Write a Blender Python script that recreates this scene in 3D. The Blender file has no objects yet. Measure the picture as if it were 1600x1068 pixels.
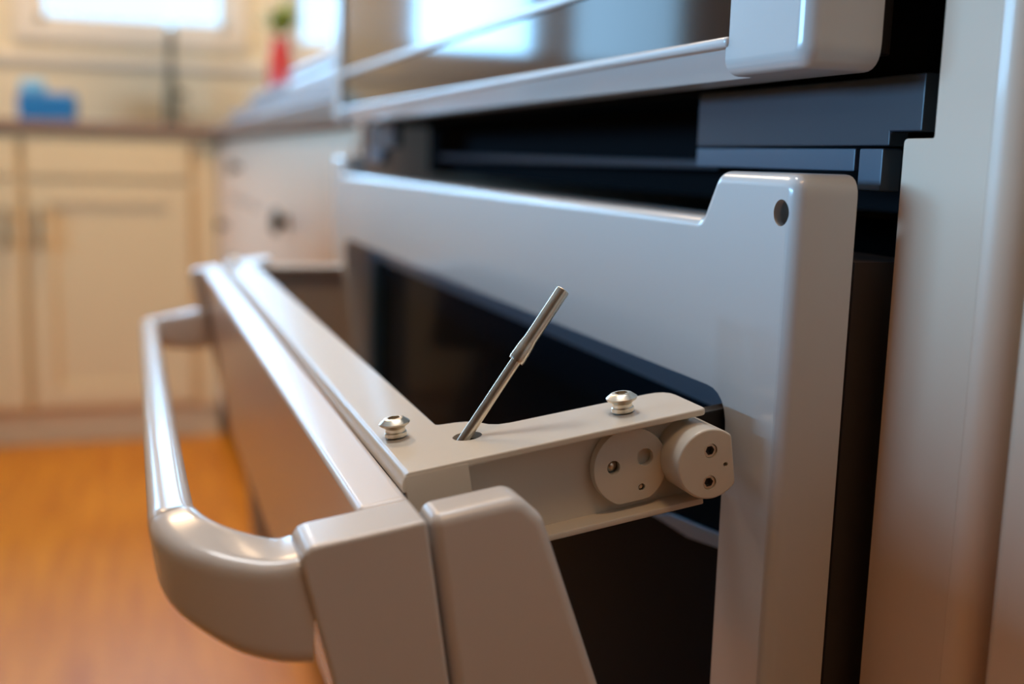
import bpy, bmesh, math, random
from mathutils import Vector, Matrix
random.seed(4)
S = bpy.context.scene
COL = S.collection
# ---------------------------------------------------------------- camera
f = 1735.0
def nrm(v): return Vector(v).normalized()
ax = nrm((-606, 303, -f)); az = nrm((283, 10470, f)); az = (az - ax * az.dot(ax)).normalized(); ay = az.cross(ax)
cam = bpy.data.cameras.new('camera'); co = bpy.data.objects.new('camera', cam); COL.objects.link(co)
m = Matrix((ax, ay, az)).to_4x4(); m.translation = (0, 0, .86); co.matrix_world = m
cam.sensor_width = 36; cam.lens = f * 36 / 1600; cam.clip_start = .02
cam.dof.use_dof = True; cam.dof.focus_distance = .405; cam.dof.aperture_fstop = 4.6; cam.dof.aperture_blades = 0
S.camera = co
# ---------------------------------------------------------------- light
w = bpy.data.worlds.new('world'); S.world = w; w.use_nodes = True
w.node_tree.nodes['Background'].inputs[0].default_value = (.5, .76, 1, 1)
w.node_tree.nodes['Background'].inputs[1].default_value = 2.0
def area(name, loc, rot, sx, sy, power, col, spread=180):
    l = bpy.data.lights.new(name, 'AREA'); l.shape = 'RECTANGLE'; l.size = sx; l.size_y = sy
    l.energy = power; l.color = col; l.spread = math.radians(spread)
    o = bpy.data.objects.new(name, l); COL.objects.link(o); o.location = loc; o.rotation_euler = rot; return o
XF = 4.02                                   # far wall inner face
DAY = (.27, .61, 1.0)
# daylight standing outside each window opening, shining in
WIN = [(-.045, .60, 1.26, 1.95), (-.71, .27, 1.22, 1.95), (.80, .48, 1.23, 1.95), (1.42, .50, 1.21, 1.95)]   # centre y, width, z0, z1
for i, (cy, wy, z0, z1) in enumerate(WIN):
    area('daylight', (XF + .16, cy, (z0 + z1) / 2), (0, math.radians(90), 0), z1 - z0 + .1, wy + .06, (7 if i == 3 else 46) * wy * (z1 - z0), DAY)
YL = 2.6
area('daylight', (1.3, YL + .16, 1.265), (math.radians(-90), 0, 0), 1.9, .42, 138, DAY)
area('ceiling_panel', (-.30, -.05, 2.455), (0, 0, 0), .34, .34, 5, (1, .56, .24))
area('ceiling_panel', (2.75, .1, 2.455), (0, 0, 0), .4, .4, 30, (1, .68, .40))
area('ceiling_panel', (.95, -.05, 2.455), (0, 0, 0), .4, .4, 11, (.92, .96, 1))  # added neutral lamp, gives the top faces of the open door more light
area('added_wall_fill', (3.25, 0, 1.84), (0, 0, 0), .16, .16, 10, (1, .80, .58))  # added lamp out of view, brightens the far wall
S.view_settings.view_transform = 'Standard'; S.view_settings.look = 'None'
S.view_settings.gamma = 1; S.view_settings.use_curve_mapping = False
S.view_settings.exposure = 0.0
S.cycles.max_bounces = 8; S.cycles.diffuse_bounces = 5; S.cycles.glossy_bounces = 5
S.cycles.sample_clamp_indirect = 6; S.cycles.caustics_reflective = False; S.cycles.caustics_refractive = False
# ---------------------------------------------------------------- materials
def mat(name, col, rough=.5, metal=0, coat=0, noise=0, nscale=20, bump=0, spec=.5):
    M = bpy.data.materials.new(name); M.use_nodes = True; nt = M.node_tree; b = nt.nodes['Principled BSDF']
    b.inputs['Base Color'].default_value = (*col, 1); b.inputs['Roughness'].default_value = rough
    b.inputs['Metallic'].default_value = metal; b.inputs['Coat Weight'].default_value = coat
    b.inputs['Coat Roughness'].default_value = .08; b.inputs['Specular IOR Level'].default_value = spec
    tc = nt.nodes.new('ShaderNodeTexCoord'); n = nt.nodes.new('ShaderNodeTexNoise'); n.inputs['Scale'].default_value = nscale
    n.inputs['Detail'].default_value = 4
    nt.links.new(tc.outputs['Object'], n.inputs['Vector'])
    if noise:
        r = nt.nodes.new('ShaderNodeValToRGB')
        r.color_ramp.elements[0].color = (*[c * (1 - noise) for c in col], 1); r.color_ramp.elements[1].color = (*[min(1, c * (1 + noise)) for c in col], 1)
        nt.links.new(n.outputs[0], r.inputs[0]); nt.links.new(r.outputs[0], b.inputs['Base Color'])
    if bump:
        bp = nt.nodes.new('ShaderNodeBump'); bp.inputs['Strength'].default_value = bump; bp.inputs['Distance'].default_value = .0004
        nt.links.new(n.outputs[0], bp.inputs['Height']); nt.links.new(bp.outputs[0], b.inputs['Normal'])
    return M
WHITE = mat('white enamel', (.65, .60, .56), .24, 0, .2, .02, 9)
WHITE2 = mat('white painted hinge metal', (.68, .60, .49), .32, 0, .1, .03, 60, .15)
PANEL = mat('glossy white door face', (.78, .72, .69), .30, 0, .1, .02, 6)
LINER = mat('white enamel liner', (.60, .575, .545), .24, 0, .2, .02, 8)
DARK = mat('black enamel', (.020, .017, .017), .5, 0, 0, .1, 30)
VOID = mat('matte black cavity', (.004, .004, .005), .8, 0, 0, .1, 30, 0, .05)
GAPM = mat('dark brown oven flange', (.10, .085, .085), .5, 0, 0, .05, 30)
SLATE_LIT = mat('lit slate metal', (.075, .10, .135), .42, .1, 0, .08, 15)  # lit copy of the slate, for the strip and spacers
SLATE_SHADE = mat('shaded slate metal', (.022, .031, .045), .42, .1, 0, .08, 15)  # same slate with the shade of the upper door put into its colour
GLASSL = mat('smoked lower window', (.006, .011, .017), .12, 0, 0, .05, 5, 0, .10)
GLASSL.node_tree.nodes['Principled BSDF'].inputs['IOR'].default_value = 1.12
GLASSK = mat('black oven glass', (.004, .006, .009), .06, 0, .3, .05, 5)
STEEL = mat('machined steel', (.80, .71, .57), .30, 1, 0, .1, 250, .2)
FRAMEB = mat('blue-grey enamel frame', (.055, .12, .18), .35, 0, .1)
STRIPB = mat('blue-grey strip', (.16, .28, .42), .35, .3)
STEELD = mat('dark steel socket', (.06, .055, .05), .4, 1)
CAB = mat('cream cabinet paint', (.66, .50, .28), .45, 0, .05, .03, 5)
CABW = mat('white cabinet paint', (.82, .60, .44), .40, 0, .15, .03, 5)
WALL = mat('cream wall paint', (.80, .68, .47), .8, 0, 0, .03, 3)
CEIL = mat('ceiling paint', (.66, .62, .55), .9, 0, 0, .02, 3)
TRIMP = mat('window trim paint', (.78, .70, .58), .5, 0, 0, .02, 3)
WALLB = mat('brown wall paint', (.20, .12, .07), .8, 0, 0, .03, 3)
COUNT = mat('brown laminate counter', (.20, .115, .07), .5, 0, 0, .15, 30)
PULL = mat('bronze pull', (.10, .075, .05), .4, .8)
CHROME = mat('brushed faucet metal', (.17, .14, .09), .35, .8)
BLUE = mat('blue plastic', (.015, .17, .42), .4, 0, 0, .05, 10)
LBLUE = mat('pale blue plastic', (.22, .52, .72), .4, 0, 0, .05, 10)
RED = mat('red glaze', (.50, .03, .02), .3, 0, .3, .05, 10)
LEAF = mat('leaf green', (.22, .32, .05), .5, 0, 0, .3, 25)
BOXW = mat('white bread box', (.45, .43, .43), .4, 0, .1, .02, 5)
LAMPM = bpy.data.materials.new('lamp diffuser'); LAMPM.use_nodes = True
LAMPM.node_tree.nodes['Principled BSDF'].inputs['Emission Color'].default_value = (1, .7, .42, 1)
LAMPM.node_tree.nodes['Principled BSDF'].inputs['Emission Strength'].default_value = 3
def pane_mat():
    M = bpy.data.materials.new('clear window glass'); M.use_nodes = True; nt = M.node_tree
    for n in list(nt.nodes): nt.nodes.remove(n)
    o = nt.nodes.new('ShaderNodeOutputMaterial'); mx = nt.nodes.new('ShaderNodeMixShader')
    t = nt.nodes.new('ShaderNodeBsdfTransparent'); g = nt.nodes.new('ShaderNodeBsdfGlossy'); g.inputs['Roughness'].default_value = .02
    fr = nt.nodes.new('ShaderNodeFresnel'); fr.inputs[0].default_value = 1.3
    nt.links.new(fr.outputs[0], mx.inputs[0]); nt.links.new(t.outputs[0], mx.inputs[1]); nt.links.new(g.outputs[0], mx.inputs[2])
    nt.links.new(mx.outputs[0], o.inputs[0]); return M
PANE = pane_mat()
def wood():
    M = bpy.data.materials.new('orange wood floor'); M.use_nodes = True; nt = M.node_tree; b = nt.nodes['Principled BSDF']
    tc = nt.nodes.new('ShaderNodeTexCoord'); mp = nt.nodes.new('ShaderNodeMapping'); mp.inputs['Scale'].default_value = (1.2, 14, 1)
    n = nt.nodes.new('ShaderNodeTexNoise'); n.inputs['Scale'].default_value = 2.5; n.inputs['Detail'].default_value = 6
    r = nt.nodes.new('ShaderNodeValToRGB'); r.color_ramp.elements[0].position = .3; r.color_ramp.elements[1].position = .7
    r.color_ramp.elements[0].color = (.38, .115, .003, 1); r.color_ramp.elements[1].color = (.55, .205, .008, 1)
    nt.links.new(tc.outputs['Object'], mp.inputs[0]); nt.links.new(mp.outputs[0], n.inputs['Vector'])
    nt.links.new(n.outputs[0], r.inputs[0]); nt.links.new(r.outputs[0], b.inputs['Base Color'])
    b.inputs['Roughness'].default_value = .42; return M
WOOD = wood()
# ---------------------------------------------------------------- helpers
def fin(name, bm, mt, parent=None, smooth=35):
    bmesh.ops.recalc_face_normals(bm, faces=bm.faces)
    me = bpy.data.meshes.new(name); bm.to_mesh(me); bm.free()
    me.materials.append(mt); me.shade_smooth(); me.set_sharp_from_angle(angle=math.radians(smooth))
    o = bpy.data.objects.new(name, me); COL.objects.link(o)
    if parent: o.parent = parent
    return o
def bev(bm, geom_edges, r, seg=3):
    if r > 0 and geom_edges: bmesh.ops.bevel(bm, geom=geom_edges, offset=r, segments=seg, profile=.5, affect='EDGES', clamp_overlap=True)
def prism(bm, pts, axis, a0, a1, r=0, seg=3, ang=28, pred=None):
    """closed polygon pts (2-D) extruded along axis; x:(y,z) y:(x,z) z:(x,y)"""
    t = bmesh.new()
    def P(p, a): return {'x': (a, p[0], p[1]), 'y': (p[0], a, p[1]), 'z': (p[0], p[1], a)}[axis]
    lo = [t.verts.new(P(p, a0)) for p in pts]; hi = [t.verts.new(P(p, a1)) for p in pts]
    t.faces.new(lo[::-1]); t.faces.new(hi); n = len(pts)
    for i in range(n): t.faces.new((lo[i], lo[(i + 1) % n], hi[(i + 1) % n], hi[i]))
    bmesh.ops.recalc_face_normals(t, faces=t.faces)
    if r > 0:
        es = [e for e in t.edges if e.calc_face_angle(0) > math.radians(ang) and (pred is None or pred((e.verts[0].co + e.verts[1].co) / 2))]
        bev(t, es, r, seg)
    me = bpy.data.meshes.new('t'); t.to_mesh(me); t.free(); bm.from_mesh(me); bpy.data.meshes.remove(me)
def soft_prism(bm, pts, a_back, a_front, r, seg=5):
    """(x,z) polygon between two y planes, its front rim (a_front) rounded by radius r"""
    n = len(pts); P = [Vector(p) for p in pts]
    area2 = sum(P[i].x * P[(i + 1) % n].y - P[(i + 1) % n].x * P[i].y for i in range(n)); sg = 1 if area2 > 0 else -1
    nor = []
    for i in range(n):
        e0 = (P[i] - P[i - 1]).normalized(); e1 = (P[(i + 1) % n] - P[i]).normalized()
        n0 = Vector((-e0.y, e0.x)) * sg; n1 = Vector((-e1.y, e1.x)) * sg; mm = (n0 + n1).normalized(); nor.append(mm / max(.4, mm.dot(n0)))
    s = 1 if a_front > a_back else -1; rings = [[bm.verts.new((p.x, a_back, p.y)) for p in P]]
    for k in range(seg + 1):
        t = math.pi / 2 * k / seg
        rings.append([bm.verts.new(((p + q * r * (1 - math.cos(t))).x, a_front - s * r * (1 - math.sin(t)), (p + q * r * (1 - math.cos(t))).y)) for p, q in zip(P, nor)])
    for a, c in zip(rings, rings[1:]):
        for i in range(n): bm.faces.new((a[i], a[(i + 1) % n], c[(i + 1) % n], c[i]))
    bm.faces.new(rings[0]); bm.faces.new(rings[-1])
def box(bm, x0, x1, y0, y1, z0, z1, r=0, seg=2):
    prism(bm, [(x0, y0), (x1, y0), (x1, y1), (x0, y1)], 'z', z0, z1, r, seg)
def bx(name, mt, parent, x0, x1, y0, y1, z0, z1, r=0, seg=2):
    bm = bmesh.new(); box(bm, x0, x1, y0, y1, z0, z1, r, seg); return fin(name, bm, mt, parent)
def rounded(pts, rs, seg=5):
    out = []; n = len(pts)
    for i in range(n):
        p = Vector(pts[i]); a = Vector(pts[i - 1]); c = Vector(pts[(i + 1) % n]); r = rs[i] if isinstance(rs, (list, tuple)) else rs
        if r <= 0: out.append(tuple(p)); continue
        u = (a - p).normalized(); v = (c - p).normalized(); th = u.angle(v); d = min(r / math.tan(th / 2), (a - p).length * .49, (c - p).length * .49)
        A = p + u * d; B = p + v * d
        for k in range(seg + 1):
            t = k / seg; out.append(tuple(A * (1 - t) ** 2 + p * 2 * t * (1 - t) + B * t * t))
    return out
def circle(cx, cy, r, n=40, a0=0, a1=360):
    return [(cx + r * math.cos(math.radians(a0 + (a1 - a0) * i / n)), cy + r * math.sin(math.radians(a0 + (a1 - a0) * i / n))) for i in range(n if a1 - a0 == 360 else n + 1)]
def lathe(bm, prof, c=(0, 0, 0), n=40, mtx=None):
    rings = []
    for (r, z) in prof:
        ring = []
        for i in range(n):
            a = 2 * math.pi * i / n; p = Vector((r * math.cos(a), r * math.sin(a), z))
            if mtx: p = mtx @ p
            ring.append(bm.verts.new(p + Vector(c)))
        rings.append(ring)
    for a, b in zip(rings, rings[1:]):
        for i in range(n): bm.faces.new((a[i], a[(i + 1) % n], b[(i + 1) % n], b[i]))
    bm.faces.new(rings[0][::-1]); bm.faces.new(rings[-1])
def cut(o, bmc):
    bmesh.ops.recalc_face_normals(bmc, faces=bmc.faces)
    me = bpy.data.meshes.new('cut'); bmc.to_mesh(me); bmc.free(); c = bpy.data.objects.new('cut', me); COL.objects.link(c)
    par = o.parent; o.parent = None; bpy.context.view_layer.update()
    md = o.modifiers.new('b', 'BOOLEAN'); md.operation = 'DIFFERENCE'; md.object = c; md.solver = 'EXACT'
    dg = bpy.context.evaluated_depsgraph_get(); new = bpy.data.meshes.new_from_object(o.evaluated_get(dg))
    o.modifiers.clear(); old = o.data; o.data = new; bpy.data.meshes.remove(old)
    bpy.data.objects.remove(c); bpy.data.meshes.remove(me); o.parent = par
    o.data.shade_smooth(); o.data.set_sharp_from_angle(angle=math.radians(35))
def empty(name, loc=(0, 0, 0), rot=(0, 0, 0)):
    o = bpy.data.objects.new(name, None); COL.objects.link(o); o.location = loc; o.rotation_euler = rot; o.empty_display_size = .05; return o
def tag(o, label, cat, group=None):
    o['label'] = label; o['category'] = cat
    if group: o['group'] = group
    return o
def lab(o, label): o['label'] = label; return o
def struct(o): o['kind'] = 'structure'; return o
# ---------------------------------------------------------------- room
XB = -4.0; YR = -.90; ZC = 2.5
struct(bx('floor', WOOD, None, XB - .1, XF + .1, YR - .1, YL + .1, -.1, 0))
struct(bx('ceiling', CEIL, None, XB - .1, XF + .1, YR - .1, YL + .1, ZC, ZC + .1))
struct(bx('wall_right', WALL, None, XB - .1, XF + .1, YR - .1, YR, 0, ZC))
struct(bx('wall_back', WALLB, None, XB - .1, XB, YR, YL, 0, ZC))
wf = struct(bx('wall_far', WALL, None, XF, XF + .12, YR, YL, 0, ZC))
for (cy, wy, z0, z1) in WIN:
    b = bmesh.new(); box(b, XF - .1, XF + .3, cy - wy / 2, cy + wy / 2, z0, z1); cut(wf, b)
wl = struct(bx('wall_left', WALLB, None, XB, XF, YL, YL + .12, 0, ZC))
b = bmesh.new(); box(b, .4, 2.2, YL - .1, YL + .3, 1.08, 1.44); cut(wl, b)
for i, (cy, wy, z0, z1) in enumerate(WIN):
    y0, y1 = cy - wy / 2, cy + wy / 2; t = .065
    b = bmesh.new()
    box(b, XF - .022, XF + .02, y0 - t, y0, z0 - t, z1 + t, .004); box(b, XF - .022, XF + .02, y1, y1 + t, z0 - t, z1 + t, .004)
    box(b, XF - .022, XF + .02, y0, y1, z1, z1 + t, .004); box(b, XF - .022, XF + .02, y0, y1, z0 - t, z0, .004)
    wn = struct(fin('window_%d' % (i + 1), b, TRIMP))
    b = bmesh.new(); e = .022
    box(b, XF + .03, XF + .06, y0, y0 + e, z0, z1); box(b, XF + .03, XF + .06, y1 - e, y1, z0, z1)
    box(b, XF + .03, XF + .06, y0, y1, z0, z0 + e); box(b, XF + .03, XF + .06, y0, y1, z1 - e, z1)
    fin('sash', b, TRIMP, wn); bx('pane', PANE, wn, XF + .042, XF + .046, y0 + e, y1 - e, z0 + e, z1 - e)
b = bmesh.new()
for (x0, x1, z0, z1) in ((.33, .4, 1.01, 1.51), (2.2, 2.27, 1.01, 1.51), (.4, 2.2, 1.44, 1.51), (.4, 2.2, 1.01, 1.08), (1.27, 1.33, 1.08, 1.44)):
    box(b, x0, x1, YL - .02, YL + .02 if x0 != 1.27 else YL + .05, z0, z1, .003)
wn = struct(fin('window_5', b, TRIMP))
bx('pane', PANE, wn, .4, 1.27, YL + .042, YL + .046, 1.08, 1.44); bx('pane', PANE, wn, 1.33, 2.2, YL + .042, YL + .046, 1.08, 1.44)
# long ledge under the far windows
b = bmesh.new(); box(b, XF - .022, XF, YR + .02, YL - .02, 1.125, 1.155, .006)
struct(fin('trim_1', b, TRIMP))
for x, y, s in ((-.30, -.05, .34), (2.75, .1, .4), (.95, -.05, .401)):
    t = empty('ceiling_light', (x, y, ZC)); tag(t, 'square ceiling light %s' % ('behind the viewer' if x < 0 else 'over the far end of the kitchen' if x > 2 else 'added above the open oven door for more top light'), 'light')
    b = bmesh.new(); h = s / 2 + .03
    for q in ((-h, h, -h, -h + .025), (-h, h, h - .025, h), (-h, -h + .025, -h, h), (h - .025, h, -h, h)): box(b, q[0], q[1], q[2], q[3], -.035, 0, .003)
    fin('frame', b, CEIL, t); bx('diffuser', LAMPM, t, -h + .024, h - .024, -h + .024, h - .024, -.03, -.012)
t = empty('added_pendant', (3.25, 0, 1.84)); tag(t, 'small unseen pendant added over the far counter to brighten the wall', 'lamp')
b = bmesh.new(); lathe(b, [(.135, .0), (.137, .004), (.06, .13), (.03, .15), (.028, .15), (.056, .126), (.131, .003)], n=28); fin('shade', b, WALLB, t)
b = bmesh.new(); lathe(b, [(.004, .14), (.004, ZC - 1.84)], n=8); fin('cord', b, DARK, t)
t = empty('blocker_island', (.4, .9, 0)); tag(t, 'long unseen island added left of the open door to block low window light', 'island')  # island added out of view to keep low window light off the lower fronts
bx('body', CAB, t, -1.15, 1.25, -.27, .33, .0, .89, .003); bx('top', COUNT, t, -1.2, 1.3, -.30, .38, .8905, .925, .005)
# ---------------------------------------------------------------- far cabinets
XC = 3.41
def shaker(parent, name, x, y0, y1, z0, z1, mt, side=None, fr=.062):
    """shaker door in plane x (faces -x)"""
    b = bmesh.new()
    box(b, x - .02, x, y0, y0 + fr, z0, z1, .002); box(b, x - .02, x, y1 - fr, y1, z0, z1, .002)
    box(b, x - .02, x, y0 + fr, y1 - fr, z1 - fr, z1, .002); box(b, x - .02, x, y0 + fr, y1 - fr, z0, z0 + fr, .002)
    box(b, x - .010, x, y0 + fr - .002, y1 - fr + .002, z0 + fr - .002, z1 - fr + .002)
    return fin(name, b, mt, parent)
def bar_pull_x(parent, x, y, z0, z1):
    b = bmesh.new(); box(b, x - .038, x - .026, y - .007, y + .007, z0, z1, .004)
    box(b, x - .03, x, y - .005, y + .005, z0 + .012, z0 + .024); box(b, x - .03, x, y - .005, y + .005, z1 - .024, z1 - .012)
    return lab(fin('handle', b, PULL, parent), 'dark bronze upright pull')
units = [(-.257, .272, 'cream base cabinet in the far corner with one wide door', [(-.175, .262, 'l')]),
         (.272, .86, 'cream base cabinet left of the corner cabinet, cut by the picture edge', [(.282, .85, 'r')]),
         (.86, 1.5, 'cream base cabinet at the left end of the far run', [(.87, 1.49, 'r')])]
for y0, y1, lb, doors in units:
    t = empty('base_cabinet', (XC + .3, (y0 + y1) / 2, 0)); tag(t, lb, 'cabinet', 'cream base cabinets along the far wall')
    ox, oy = -(XC + .3), -(y0 + y1) / 2
    body = bx('body', CAB, t, XC + ox, XF - .005 + ox, y0 + oy + .001, y1 + oy - .001, .10, .893)
    bx('toe_kick', CABW if 0 else CAB, t, XC + .02 + ox, XC + .04 + ox, y0 + oy + .001, y1 + oy - .001, 0, .10)
    for d0, d1, sd in doors:
        d = shaker(t, 'door', XC + ox, d0 + oy, d1 + oy, .115, .76, CAB)
        bar_pull_x(d, XC - .02 + ox, (d1 - .03 if sd == 'l' else d0 + .034) + oy, .575, .69)
        dr = bx('drawer', CAB, t, XC - .02 + ox, XC + ox, d0 + oy, d1 + oy, .775, .875, .003)
# ---------------------------------------------------------------- white cabinet run between oven and far corner (faces +y)
YC = -.259
runs = [(1.34, 2.36, 'white drawer cabinet directly beyond the oven with a dark round pull', [(.60, .875, 1.90, .745)]),
        (2.36, 3.05, 'white drawer cabinet between the oven-side cabinet and the corner, small grey knob', [(.75, .875, 2.72, .822), (.43, .735, 2.72, .60)]),
        (3.05, 3.408, 'narrow white corner cabinet where the two counter runs meet', [(.12, .875, 3.12, .66)])]
for x0, x1, lb, drs in runs:
    t = empty('drawer_cabinet', ((x0 + x1) / 2, -.55, 0)); tag(t, lb, 'cabinet', 'white cabinets beyond the oven')
    ox, oy = -(x0 + x1) / 2, .55
    bx('body', CABW, t, x0 + ox + .001, x1 + ox - .001, YR + .01 + oy, YC - .02 + oy, .10, .893)
    bx('toe_kick', CABW, t, x0 + ox + .001, x1 + ox - .001, YR + .01 + oy, YC - .08 + oy, 0, .10)
    lo = min(d[0] for d in drs)
    if lo > .2: bx('lower_drawer', CABW, t, x0 + ox + .004, x1 + ox - .004, YC - .02 + oy, YC + oy, .115, lo - .01, .003)
    for z0, z1, kx, kz in drs:
        d = bx('drawer' if lo > .2 else 'door', CABW, t, x0 + ox + .004, x1 + ox - .004, YC - .02 + oy, YC + oy, z0, z1, .003)
        b = bmesh.new(); R = .022 if kx == 1.90 else .014
        lathe(b, [(R * .45, 0), (R * .4, .012), (R, .018), (R * 1.05, .024), (R * .7, .03)], (kx + ox, YC + oy, kz), 20, Matrix.Rotation(math.radians(-90), 3, 'X'))
        lab(fin('knob', b, PULL, d), 'dark bronze round knob')
# countertop: one L-shaped slab
b = bmesh.new()
prism(b, [(1.335, YR + .002), (XF - .002, YR + .002), (XF - .002, 1.52), (3.385, 1.52), (3.385, -.24), (1.335, -.24)], 'z', .895, .93, .006)
tag(fin('countertop', b, COUNT), 'brown L-shaped countertop on the blurred cabinets in the background', 'countertop')
# things on it
t = empty('bread_box', (1.72, -.40, .93)); tag(t, 'white box on the counter just beyond the oven', 'box')
bx('body', BOXW, t, -.22, .25, -.12, .135, 0, .052, .014, 4); bx('lid', BOXW, t, -.215, .245, -.115, .131, .0525, .068, .006, 3)
for cx, h, hl, lb in ((2.30, .28, .050, 'white tray on the counter right behind the white box, the taller of two'), (2.85, .24, .028, 'lower white tray near the counter corner')):
    t = empty('storage_tray', (cx, -.40, .93)); tag(t, lb, 'tray')
    b = bmesh.new(); box(b, -h, h, -.11, .13, 0, hl, .008, 3); tr = fin('tray_body', b, BOXW, t)
    b = bmesh.new(); box(b, -h + .015, h - .015, -.095, .115, .010, .2); cut(tr, b)
    bx('rim', BOXW, t, -h - .004, h + .004, .118, .136, hl - .010, hl + .002, .004, 2)
t = empty('potted_plant', (3.3, -.43, .93)); tag(t, 'red vase with a green plant standing in the counter corner', 'plant')
b = bmesh.new(); lathe(b, [(.03, 0), (.036, .03), (.038, .12), (.033, .2), (.024, .235), (.028, .25)], n=24); fin('vase', b, RED, t)
b = bmesh.new()
for k in range(26):
    a = random.uniform(0, 6.28); el = random.uniform(.5, 1.4); L = random.uniform(.08, .15); dr = Vector((math.cos(a) * math.cos(el), math.sin(a) * math.cos(el), math.sin(el)))
    sd = dr.cross(Vector((0, 0, 1))).normalized() * .013; o = Vector((0, 0, .255)); up = sd.cross(dr).normalized() * .003
    vs = [b.verts.new(o), b.verts.new(o + dr * L * .5 + sd), b.verts.new(o + dr * L - Vector((0, 0, .01))), b.verts.new(o + dr * L * .5 - sd), b.verts.new(o + dr * L * .5 + up)]
    for q in ((0, 1, 4), (1, 2, 4), (2, 3, 4), (3, 0, 4)): b.faces.new([vs[i] for i in q])
fo = fin('foliage', b, LEAF, t); fo['kind'] = 'stuff'
t = empty('wipes_pack', (3.72, .215, .93)); tag(t, 'blue pack lying on the far counter left of the tap', 'package')
bx('pack', BLUE, t, -.06, .06, -.082, .082, 0, .088, .012, 3); lab(bx('flap', LBLUE, t, -.04, .04, .005, .075, .089, .125, .008, 3), 'pale blue top flap')
t = empty('kitchen_tap', (3.86, -.15, .93)); tag(t, 'tall slim dark tap on the far counter under the window', 'tap')
b = bmesh.new(); lathe(b, [(.03, 0), (.03, .01), (.022, .03), (.017, .14), (.012, .17), (.011, .27)], n=20); fin('column', b, CHROME, t)
b = bmesh.new()
pts = [Vector((0, 0, .26)), Vector((-.02, 0, .30)), Vector((-.07, 0, .315)), Vector((-.12, 0, .30)), Vector((-.14, 0, .25))]
def sweep(bm, pts, prof_fn, cap=True, up=Vector((0, 0, 1)), ref=None):
    rings = []
    for i, p in enumerate(pts):
        tg = (pts[min(i + 1, len(pts) - 1)] - pts[max(i - 1, 0)]).normalized()
        s = tg.cross(up).normalized(); u = s.cross(tg).normalized()
        rings.append([bm.verts.new(p + s * a + u * c) for a, c in prof_fn(i / (len(pts) - 1))])
    n = len(rings[0])
    for a, c in zip(rings, rings[1:]):
        for i in range(n): bm.faces.new((a[i], a[(i + 1) % n], c[(i + 1) % n], c[i]))
    if cap: bm.faces.new(rings[0][::-1]); bm.faces.new(rings[-1])
sweep(b, pts, lambda t_: circle(0, 0, .011, 12), up=Vector((0, 1, 0))); fin('spout', b, CHROME, t)
b = bmesh.new(); box(b, -.012, .012, -.05, -.015, .10, .118, .005); fin('lever', b, CHROME, t)
# ---------------------------------------------------------------- tall cabinet around the oven
XO0, XO1 = .33, 1.30
def T(n, mt, x0, x1, y0, y1, z0, z1, r=0, p=None): return bx(n, mt, p or t, x0 - .8, x1 - .8, y0 + .6, y1 + .6, z0, z1, r)
t = empty('cabinet_side', (.8, -.6, 0)); tag(t, 'off-white notched cabinet stile standing directly right of the oven', 'cabinet side')
b = bmesh.new()
pts = rounded([(.2880, .0), (.3300, .0), (.3300, .8705), (.3145, .8705), (.3145, 2.2), (.2880, 2.2)], [0, 0, .002, .001, 0, 0], 3)
prism(b, [(x - .8, z) for x, z in pts], 'y', -.281 + .6, -.259 + .6, .003, 3, pred=lambda c: c.x > -.5105)
fin('stile', b, CABW, t)
b = bmesh.new(); prism(b, [(-.5121, .319), (-.522, .319), (-.522, .331)] + [(-.512 - .010 * math.cos(a), .331 + .010 * math.sin(a)) for a in [math.pi / 2 * k / 8 for k in range(1, 8)]] + [(-.5121, .341)], 'z', .0, 2.2)
fin('rounded_edge', b, CABW, t); T('side_panel', CABW, .278, .296, YR + .01, -.281, 0, 2.2)
t = empty('cabinet_side', (.8, -.6, 0)); tag(t, 'off-white upright panel between the oven and the cabinets beyond it', 'cabinet side')
T('side_panel', CABW, 1.308, 1.33, YR + .01, -.262, 0, 2.2)
t = empty('oven_base_cabinet', (.8, -.6, 0)); tag(t, 'off-white cabinet carrying the oven', 'cabinet')
T('body', CABW, .34, 1.30, YR + .01, -.285, .09, .448); T('drawer', CABW, .345, 1.295, -.281, -.259, .12, .41, .003); T('plinth', CABW, .34, 1.30, YR + .01, -.33, 0, .088)
t2 = empty('side_cabinet', (.0, -.6, 0)); tag(t2, 'off-white cabinet at the right picture edge, door beside the oven stile', 'cabinet')
bx('body', CABW, t2, -.35, .275, YR + .61, -.283 + .6, .09, 2.2)
bx('door', CABW, t2, -.345, .2685, -.281 + .6, -.257 + .6, .1, 2.19, .005, 3)
bx('plinth', CABW, t2, -.35, .275, YR + .61, -.33 + .6, 0, .09)
# ---------------------------------------------------------------- oven
PX, PY, PZ = .77, -.6, .45
oven = empty('double_oven', (PX, PY, PZ)); tag(oven, 'white double wall oven with its lower door shell pulled open on hinge arms', 'oven')
def inv(o):          # build in world coordinates, parent afterwards
    o.parent = oven; o.matrix_parent_inverse = Matrix.Translation((-PX, -PY, -PZ)); return o
b = bmesh.new()
box(b, XO0 + .012, 1.29, -.88, -.30, .455, .80, .002); box(b, XO0 + .012, 1.29, -.88, -.275, .893, 1.62, .002); box(b, XO0 + .012, 1.29, -.88, -.34, .84, .895)
inv(fin('oven_body', b, VOID))
b = bmesh.new(); pts = [(.3315, .46), (1.30, .46), (1.30, 1.62), (.3155, 1.62), (.3155, .873), (.3315, .873)]
prism(b, pts, 'y', -.2745, -.2705, .0008, 2); fl = fin('mounting_flange', b, GAPM)
b = bmesh.new(); box(b, .42, 1.2, -.3, -.2, .80, .893); box(b, .37, 1.26, -.3, -.2, .5, .85); box(b, .36, 1.26, -.3, -.2, .905, 1.58); cut(fl, b); inv(fl)
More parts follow.
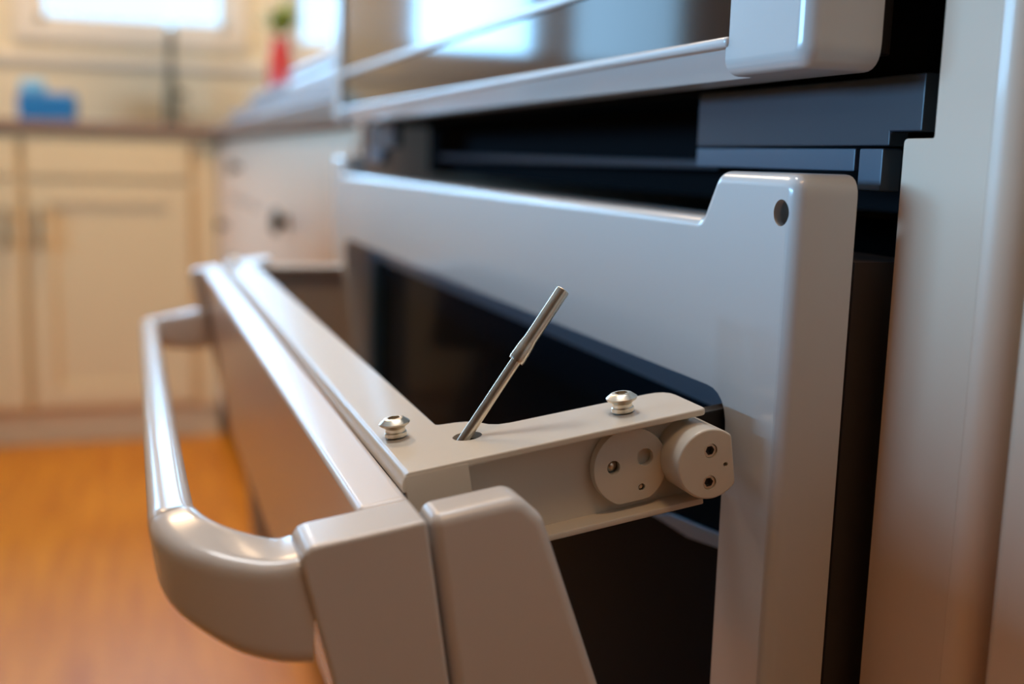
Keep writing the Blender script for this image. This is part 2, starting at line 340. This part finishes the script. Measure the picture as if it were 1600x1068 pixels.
for x0, x1, rev in ((.342, .487, 0), (1.135, 1.262, 1)):
    b = bmesh.new()
    pts = [(x0, .868), (x1, .868), (x1, .893), (x0 - (0 if rev else .017), .893), (x0 - (0 if rev else .017), .873), (x0, .873)]
    prism(b, pts, 'y', -.2704, -.262, .0008, 2); lab(inv(fin('fascia_plate', b, SLATE_SHADE)), 'slate upper fascia plate, darkened for the shade under the upper door')
b = bmesh.new(); box(b, .361, .486, -.2704, -.2615, .8585, .8672, .0008); lab(inv(fin('trim_strip', b, SLATE_LIT)), 'slate strip under the fascia plate')
b = bmesh.new(); box(b, .3445, .3585, -.2704, -.2615, .8515, .8672, .0008); inv(fin('spacer', b, SLATE_LIT))
b = bmesh.new(); box(b, 1.19, 1.262, -.2704, -.2615, .8515, .8672, .0008); inv(fin('spacer', b, SLATE_LIT))
b = bmesh.new(); box(b, .56, 1.15, -.339, -.315, .857, .862, .001); lab(inv(fin('vent_ledge', b, SLATE_SHADE)), 'slate ledge inside the vent gap')
# lower liner frame
b = bmesh.new()
pts = rounded([(.33, .46), (1.235, .46), (1.235, .857), (1.185, .857), (1.175, .8395), (.3965, .8395), (.3855, .8575), (.33, .8575)], [.008, .008, .008, .008, .005, .005, .008, .008], 6)
soft_prism(b, pts, -.2415, -.2165, .0052, 6)
liner = fin('liner_frame', b, LINER)
b = bmesh.new(); prism(b, rounded([(.3675, .50), (1.16, .50), (1.16, .7735), (.3675, .7735)], .016, 6), 'y', -.26, -.19); cut(liner, b)
b = bmesh.new(); prism(b, circle(.3385, .8437, .0047, 32), 'y', -.26, -.19); cut(liner, b)
b = bmesh.new(); prism(b, circle(.3392, .8437, .0078, 32), 'y', -.26, -.2193); cut(liner, b)
inv(liner)
lab(liner, 'white enamel frame around the lower oven window')
b = bmesh.new(); prism(b, rounded([(.36, .49), (1.168, .49), (1.168, .781), (.36, .781)], .016, 6), 'y', -.2560, -.2420)
g = fin('inner_frame', b, FRAMEB); b = bmesh.new(); prism(b, rounded([(.3900, .515), (1.138, .515), (1.138, .7545), (.3900, .7545)], .012, 6), 'y', -.27, -.2); cut(g, b); lab(inv(g), 'dark inner frame of the lower window')
b = bmesh.new(); box(b, .388, 1.140, -.2545, -.2505, .514, .757); lab(inv(fin('window_glass', b, GLASSL)), 'black lower window glass')
b = bmesh.new(); box(b, .35, 1.20, -.2900, -.2572, .47, .825); inv(fin('door_core', b, GAPM))
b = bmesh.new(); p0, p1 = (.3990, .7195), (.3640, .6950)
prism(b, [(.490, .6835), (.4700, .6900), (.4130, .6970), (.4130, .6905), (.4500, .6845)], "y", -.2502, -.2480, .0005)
lab(inv(fin('blue_strip', b, STRIPB)), 'pale blue-grey strip on the lower window glass, behind the near hinge arm')  # thin pale blue strip laid over the dark window glass
# upper door
b = bmesh.new(); soft_prism(b, rounded([(.33, .893), (1.235, .893), (1.235, 1.58), (.33, 1.58)], .009, 6), -.2465, -.2165, .0062, 6)
ud = fin('upper_door', b, LINER); b = bmesh.new(); box(b, .3815, 1.19, -.26, -.19, .906, 1.53); cut(ud, b)
b = bmesh.new(); prism(b, [(-.2100, .9050), (-.2180, .9042), (-.2215, .8995), (-.2290, .8925), (-.2300, .88), (-.2100, .88)], 'x', .3835, 1.188); cut(ud, b); inv(ud); lab(ud, 'white frame of the upper oven door')
def sub(o, par): o.parent = par; o.matrix_parent_inverse = (Matrix.Translation((0, 0, 0))); return o
# children of upper_door: same world coordinates as its mesh
b = bmesh.new(); box(b, .3805, 1.191, -.2245, -.2195, .905, 1.531, .0005); sub(lab(fin('door_glass', b, GLASSK), 'reflective dark glass of the upper door'), ud)
b = bmesh.new(); box(b, .383, 1.189, -.2194, -.2170, .9395, .9445, .0008); sub(lab(fin('glass_trim', b, WHITE), 'thin white trim line across the glass'), ud)
b = bmesh.new(); box(b, .3815, 1.19, -.2194, -.2150, .9035, .9075, .0015, 3); sub(lab(fin('glass_bead', b, WHITE), 'rounded white bead under the glass'), ud)
b = bmesh.new(); box(b, .345, 1.22, -.262, -.2466, .9, 1.57, .001); sub(fin('door_back', b, DARK), ud)
# ------------------------------------------------ open door shell, built in its own tilted frame
TILT = math.radians(8.5)
DM = Matrix.Translation((0, -.0841, .755)) @ Matrix.Rotation(-TILT, 4, 'X')
b = bmesh.new(); prism(b, [(.0003, -.165), (.0180, -.165), (.0180, -.0045), (.0003, -.0045)], 'x', .3385, 1.0905, .0028, 4)
door = fin('lower_door', b, PANEL); door.parent = oven; door.matrix_parent_inverse = Matrix.Translation((-PX, -PY, -PZ)); door.matrix_basis = DM
lab(door, 'glossy white front of the opened lower door')
def D(name, bm, mt, smooth=35): return fin(name, bm, mt, door, smooth)
# pillars at both ends
def outer_cap(x0, x1, yo):
    b = bmesh.new(); prism(b, rounded([(.0006, -.34), (.016, -.34), (yo - .0215, -.19), (yo - .006, -.07), (yo, -.0045), (.0006, -.0045)], [0, .002, .01, .02, .006, .0], 4), 'x', x0, x1, .0050, 6)
    return D('end_cap', b, WHITE)
def inner_cap(x0, x1):
    b = bmesh.new(); prism(b, rounded([(-.0006, -.34), (-.0006, -.0045), (-.0305, -.0045), (-.0375, -.0130), (-.0505, -.0779), (-.066, -.16), (-.075, -.34)], [0, 0, .007, .009, .02, .03, 0], 6), 'x', x0, x1, .0042, 5)
    return D('inner_cap', b, WHITE)
outer_cap(.3150, .3383, .0405); inner_cap(.3160, .3345); outer_cap(1.0908, 1.116, .030); inner_cap(1.0945, 1.114)
# hinge frame : U-shaped top plate and two channels
b = bmesh.new()
def mir(p): return (1.44 - p[0], p[1])
near = [(.3500, -.1155), (.3500, 0)]
arm = [(.400, -.026), (.3992, -.0285), (.3983, -.033), (.3962, -.0375), (.3915, -.0412), (.3870, -.0432), (.3845, -.046), (.3835, -.050), (.3835, -.1155)]
U = [(.3505, -.1155), (.3505, -.0026), (1.0895, -.0026), (1.0895, -.044), (1.052, -.044), (1.040, -.026)] + arm
U = rounded(U, [.0025, 0, 0, .002, .004, .002] + [.002] + [0] * 7 + [.009], 4)
prism(b, U, 'z', -.0026, 0, .0010, 3)
hf = D('hinge_frame', b, WHITE2)
bc = bmesh.new(); prism(bc, circle(.3772, -.0316, .0054, 40), 'z', -.05, .05); cut(hf, bc)
hf.matrix_basis = Matrix.Identity(4)
b = bmesh.new(); bm2 = b
prism(b, [(-.0238, -.0068), (0, -.0068), (0, -.0052), (-.0004, -.0032), (-.0012, -.0015), (-.0021, -.0005), (-.0034, 0), (-.0036, -.0030), (-.0238, -.0030)], 'x', .3505, 1.0895, .0004, 2, 50); box(b, .3502, .3535, -.0238, -.0012, -.034, -.0012, .0004)
bc = bmesh.new(); prism(bc, circle(.3772, -.0316, .009, 40), 'z', -.05, .05)
ra = D('rail', b, WHITE2); cut(ra, bc)
b = bmesh.new()
box(b, .3605, .3628, -.113, -.0238, -.0345, -.0026, .0004); box(b, .3510, .3830, -.1115, -.0100, -.0365, -.0340, .0007); box(b, .3583, .3830, -.0262, -.0238, -.0345, -.0026)
lab(D('hinge_channel', b, WHITE2), 'channel under the near arm')
b = bmesh.new(); prism(b, [(-.0238, -.0062), (-.1135, -.0200), (-.1135, -.105), (-.0238, -.105)], 'x', 1.0795, 1.0835, .0006)
prism(b, [(-.0238, -.0060), (-.1135, -.0195), (-.1135, -.0225), (-.0238, -.0090)], 'x', 1.0640, 1.0890, .0005)
lab(D('hinge_bracket', b, WHITE2), 'shaded bracket at the far end of the door')
# round disc with holes
pr = [(max(y, -.0994), max(z, -.0312)) for y, z in circle(-.0858, -.0178, .0147, 64)]
b = bmesh.new(); prism(b, pr, 'x', .3560, .3604, .0005, 2, 40); di = D('hinge_disc', b, WHITE2)
bc = bmesh.new(); prism(bc, circle(-.0790, -.0166, .0026, 28), 'x', .35, .3595); prism(bc, circle(-.0918, -.0152, .0033, 32), 'x', .35, .3590); prism(bc, circle(-.0893, -.0263, .0014, 20), 'x', .35, .3588); cut(di, bc)
RX = Matrix.Rotation(math.radians(-90), 3, 'Y')
b = bmesh.new(); lathe(b, [(.0024, 0), (.0024, .0004), (.0017, .0014), (.0006, .0019)], (.3596, -.0790, -.0166), 24, RX); lab(D('screw_insert', b, STEEL), 'shiny steel insert in the disc')
b = bmesh.new(); lathe(b, [(.0012, 0), (.0012, .0012), (.0006, .0018)], (.3586, -.0893, -.0263), 16, RX); D('rivet', b, STEEL)
# knuckle
kc = (-.1108, -.0183); pr = [(max(y, -.1203), z) for y, z in circle(kc[0], kc[1], .0131, 64)]
b = bmesh.new(); prism(b, pr, 'x', .3420, .3640, .0009, 3, 40); kn = D('hinge_knuckle', b, WHITE2)
bc = bmesh.new()
for (y, z, r) in ((-.1113, -.0133, .0027), (-.1098, -.0250, .0027), (-.1168, -.0196, .0009)): prism(bc, circle(y, z, r, 24), 'x', .33, .3455)
cut(kn, bc)
for (y, z) in ((-.1113, -.0133), (-.1098, -.0250)):
    b = bmesh.new(); prism(b, circle(y, z, .0026, 24), 'x', .3426, .3456, .0003); o = D('socket_screw', b, STEEL)
    bc = bmesh.new(); prism(bc, circle(y, z, .0018, 6), 'x', .34, .3450); cut(o, bc); lab(o, 'steel socket screw in the hinge knuckle')
    b = bmesh.new(); prism(b, circle(y, z, .00175, 12), 'x', .3446, .3454); D('socket', b, STEELD)
b = bmesh.new(); box(b, .3705, .3775, -.156, -.098, -.026, -.008, .001); lab(D('hinge_link', b, STEELD), 'dark hinge link running into the oven')
# shoulder screws on the plate
def screw(x, y):
    b = bmesh.new()
    lathe(b, [(.0030, -.0002), (.0033, .0003), (.0042, .0006), (.0042, .0020), (.0038, .0024), (.0037, .0034), (.0040, .0040), (.0054, .0049), (.0058, .0054), (.0058, .0059), (.0040, .0073), (.0030, .0076)], (x, y, 0), 40)
    o = D('shoulder_screw', b, STEEL)
    bc = bmesh.new(); prism(bc, [(x + p, y + q) for p, q in circle(0, 0, .0025, 6)], 'z', .0035, .02); cut(o, bc); return lab(o, 'steel shoulder screw with hex socket')
screw(.3945, -.0090); screw(.3665, -.0892); screw(1.0455, -.0090)
# handle
def rrect(wd, ht, r, n=4):
    return rounded([(-wd / 2, -ht / 2), (wd / 2, -ht / 2), (wd / 2, ht / 2), (-wd / 2, ht / 2)], r, n)
ctr = [Vector(p) for p in ((.3315, .0385, -.0262), (.3315, .045, -.0250), (.3325, .052, -.0225), (.3355, .060, -.0180), (.3410, .0672, -.0135), (.3490, .0715, -.0105),
                           (.3590, .0734, -.0090), (.3720, .0742, -.0090), (.50, .0745, -.0135), (.70, .0745, -.0255), (.90, .0745, -.0385), (1.03, .0745, -.0475), (1.055, .0735, -.0495), (1.068, .070, -.052), (1.078, .062, -.055), (1.086, .050, -.058), (1.094, .040, -.060), (1.099, .028, -.061))]
wds = [.0290, .0280, .0265, .0245, .0220, .0190, .0165, .0150, .0145, .0145, .0145, .0145, .016, .018, .021, .024, .025, .026]
hts = [.0350, .0335, .0310, .0275, .0250, .0240, .0235, .0230, .0225, .0225, .0225, .0225, .024, .026, .030, .034, .037, .038]
# refine by Catmull-Rom
def cr(P, i, t):
    a, b_, c, d = P[max(i - 1, 0)], P[i], P[i + 1], P[min(i + 2, len(P) - 1)]
    return .5 * ((2 * b_) + (c - a) * t + (2 * a - 5 * b_ + 4 * c - d) * t * t + (3 * b_ - a - 3 * c + d) * t ** 3)
cp, sz = [], []
for i in range(len(ctr) - 1):
    for k in range(4):
        t_ = k / 4; cp.append(cr(ctr, i, t_)); sz.append((wds[i] * (1 - t_) + wds[i + 1] * t_, hts[i] * (1 - t_) + hts[i + 1] * t_))
cp.append(ctr[-1]); sz.append((wds[-1], hts[-1]))
b = bmesh.new(); sweep(b, cp, lambda t_: rrect(*sz[round(t_ * (len(cp) - 1))], .0062, 6), up=Vector((0, 0, 1)))
lab(D('handle', b, WHITE, 50), 'long white bar handle with curved ends')
# ---------------------------------------------------------------- steel rod standing in the hole
rb = (DM @ Vector((.3760, -.0246, -.0062))); rt = (DM @ Vector((.379, -.0755, .0470))); dv = (rt - rb); L = dv.length
q = dv.to_track_quat('Z', 'Y')
rod = empty('steel_rod', rb); rod.rotation_mode = 'QUATERNION'; rod.rotation_quaternion = q; tag(rod, 'thin steel rod with a crimped sleeve leaning out of the round hole', 'rod')
b = bmesh.new(); lathe(b, [(.0016, -.001), (.0020, 0), (.0020, L * .63)], n=28); fin('shaft', b, STEEL, rod)
k0 = L * .57; b = bmesh.new()
lathe(b, [(.00205, k0 + .0002), (.0029, k0), (.0031, k0 + .0010), (.0030, k0 + .0040), (.0029, k0 + .0065), (.0025, k0 + .0095), (.00255, L - .0004), (.0023, L), (.0015, L), (.0013, L - .0015)], n=32)
lab(fin('sleeve', b, STEEL, rod), 'thicker steel sleeve at the top')

# flat faces keep flat shading beside their rounded edges
for o in COL.objects:
    if o.type == 'MESH' and o.name.split('.')[0] not in ('handle', 'foliage'):
        wn_ = o.modifiers.new('weighted', 'WEIGHTED_NORMAL'); wn_.keep_sharp = True; wn_.weight = 100
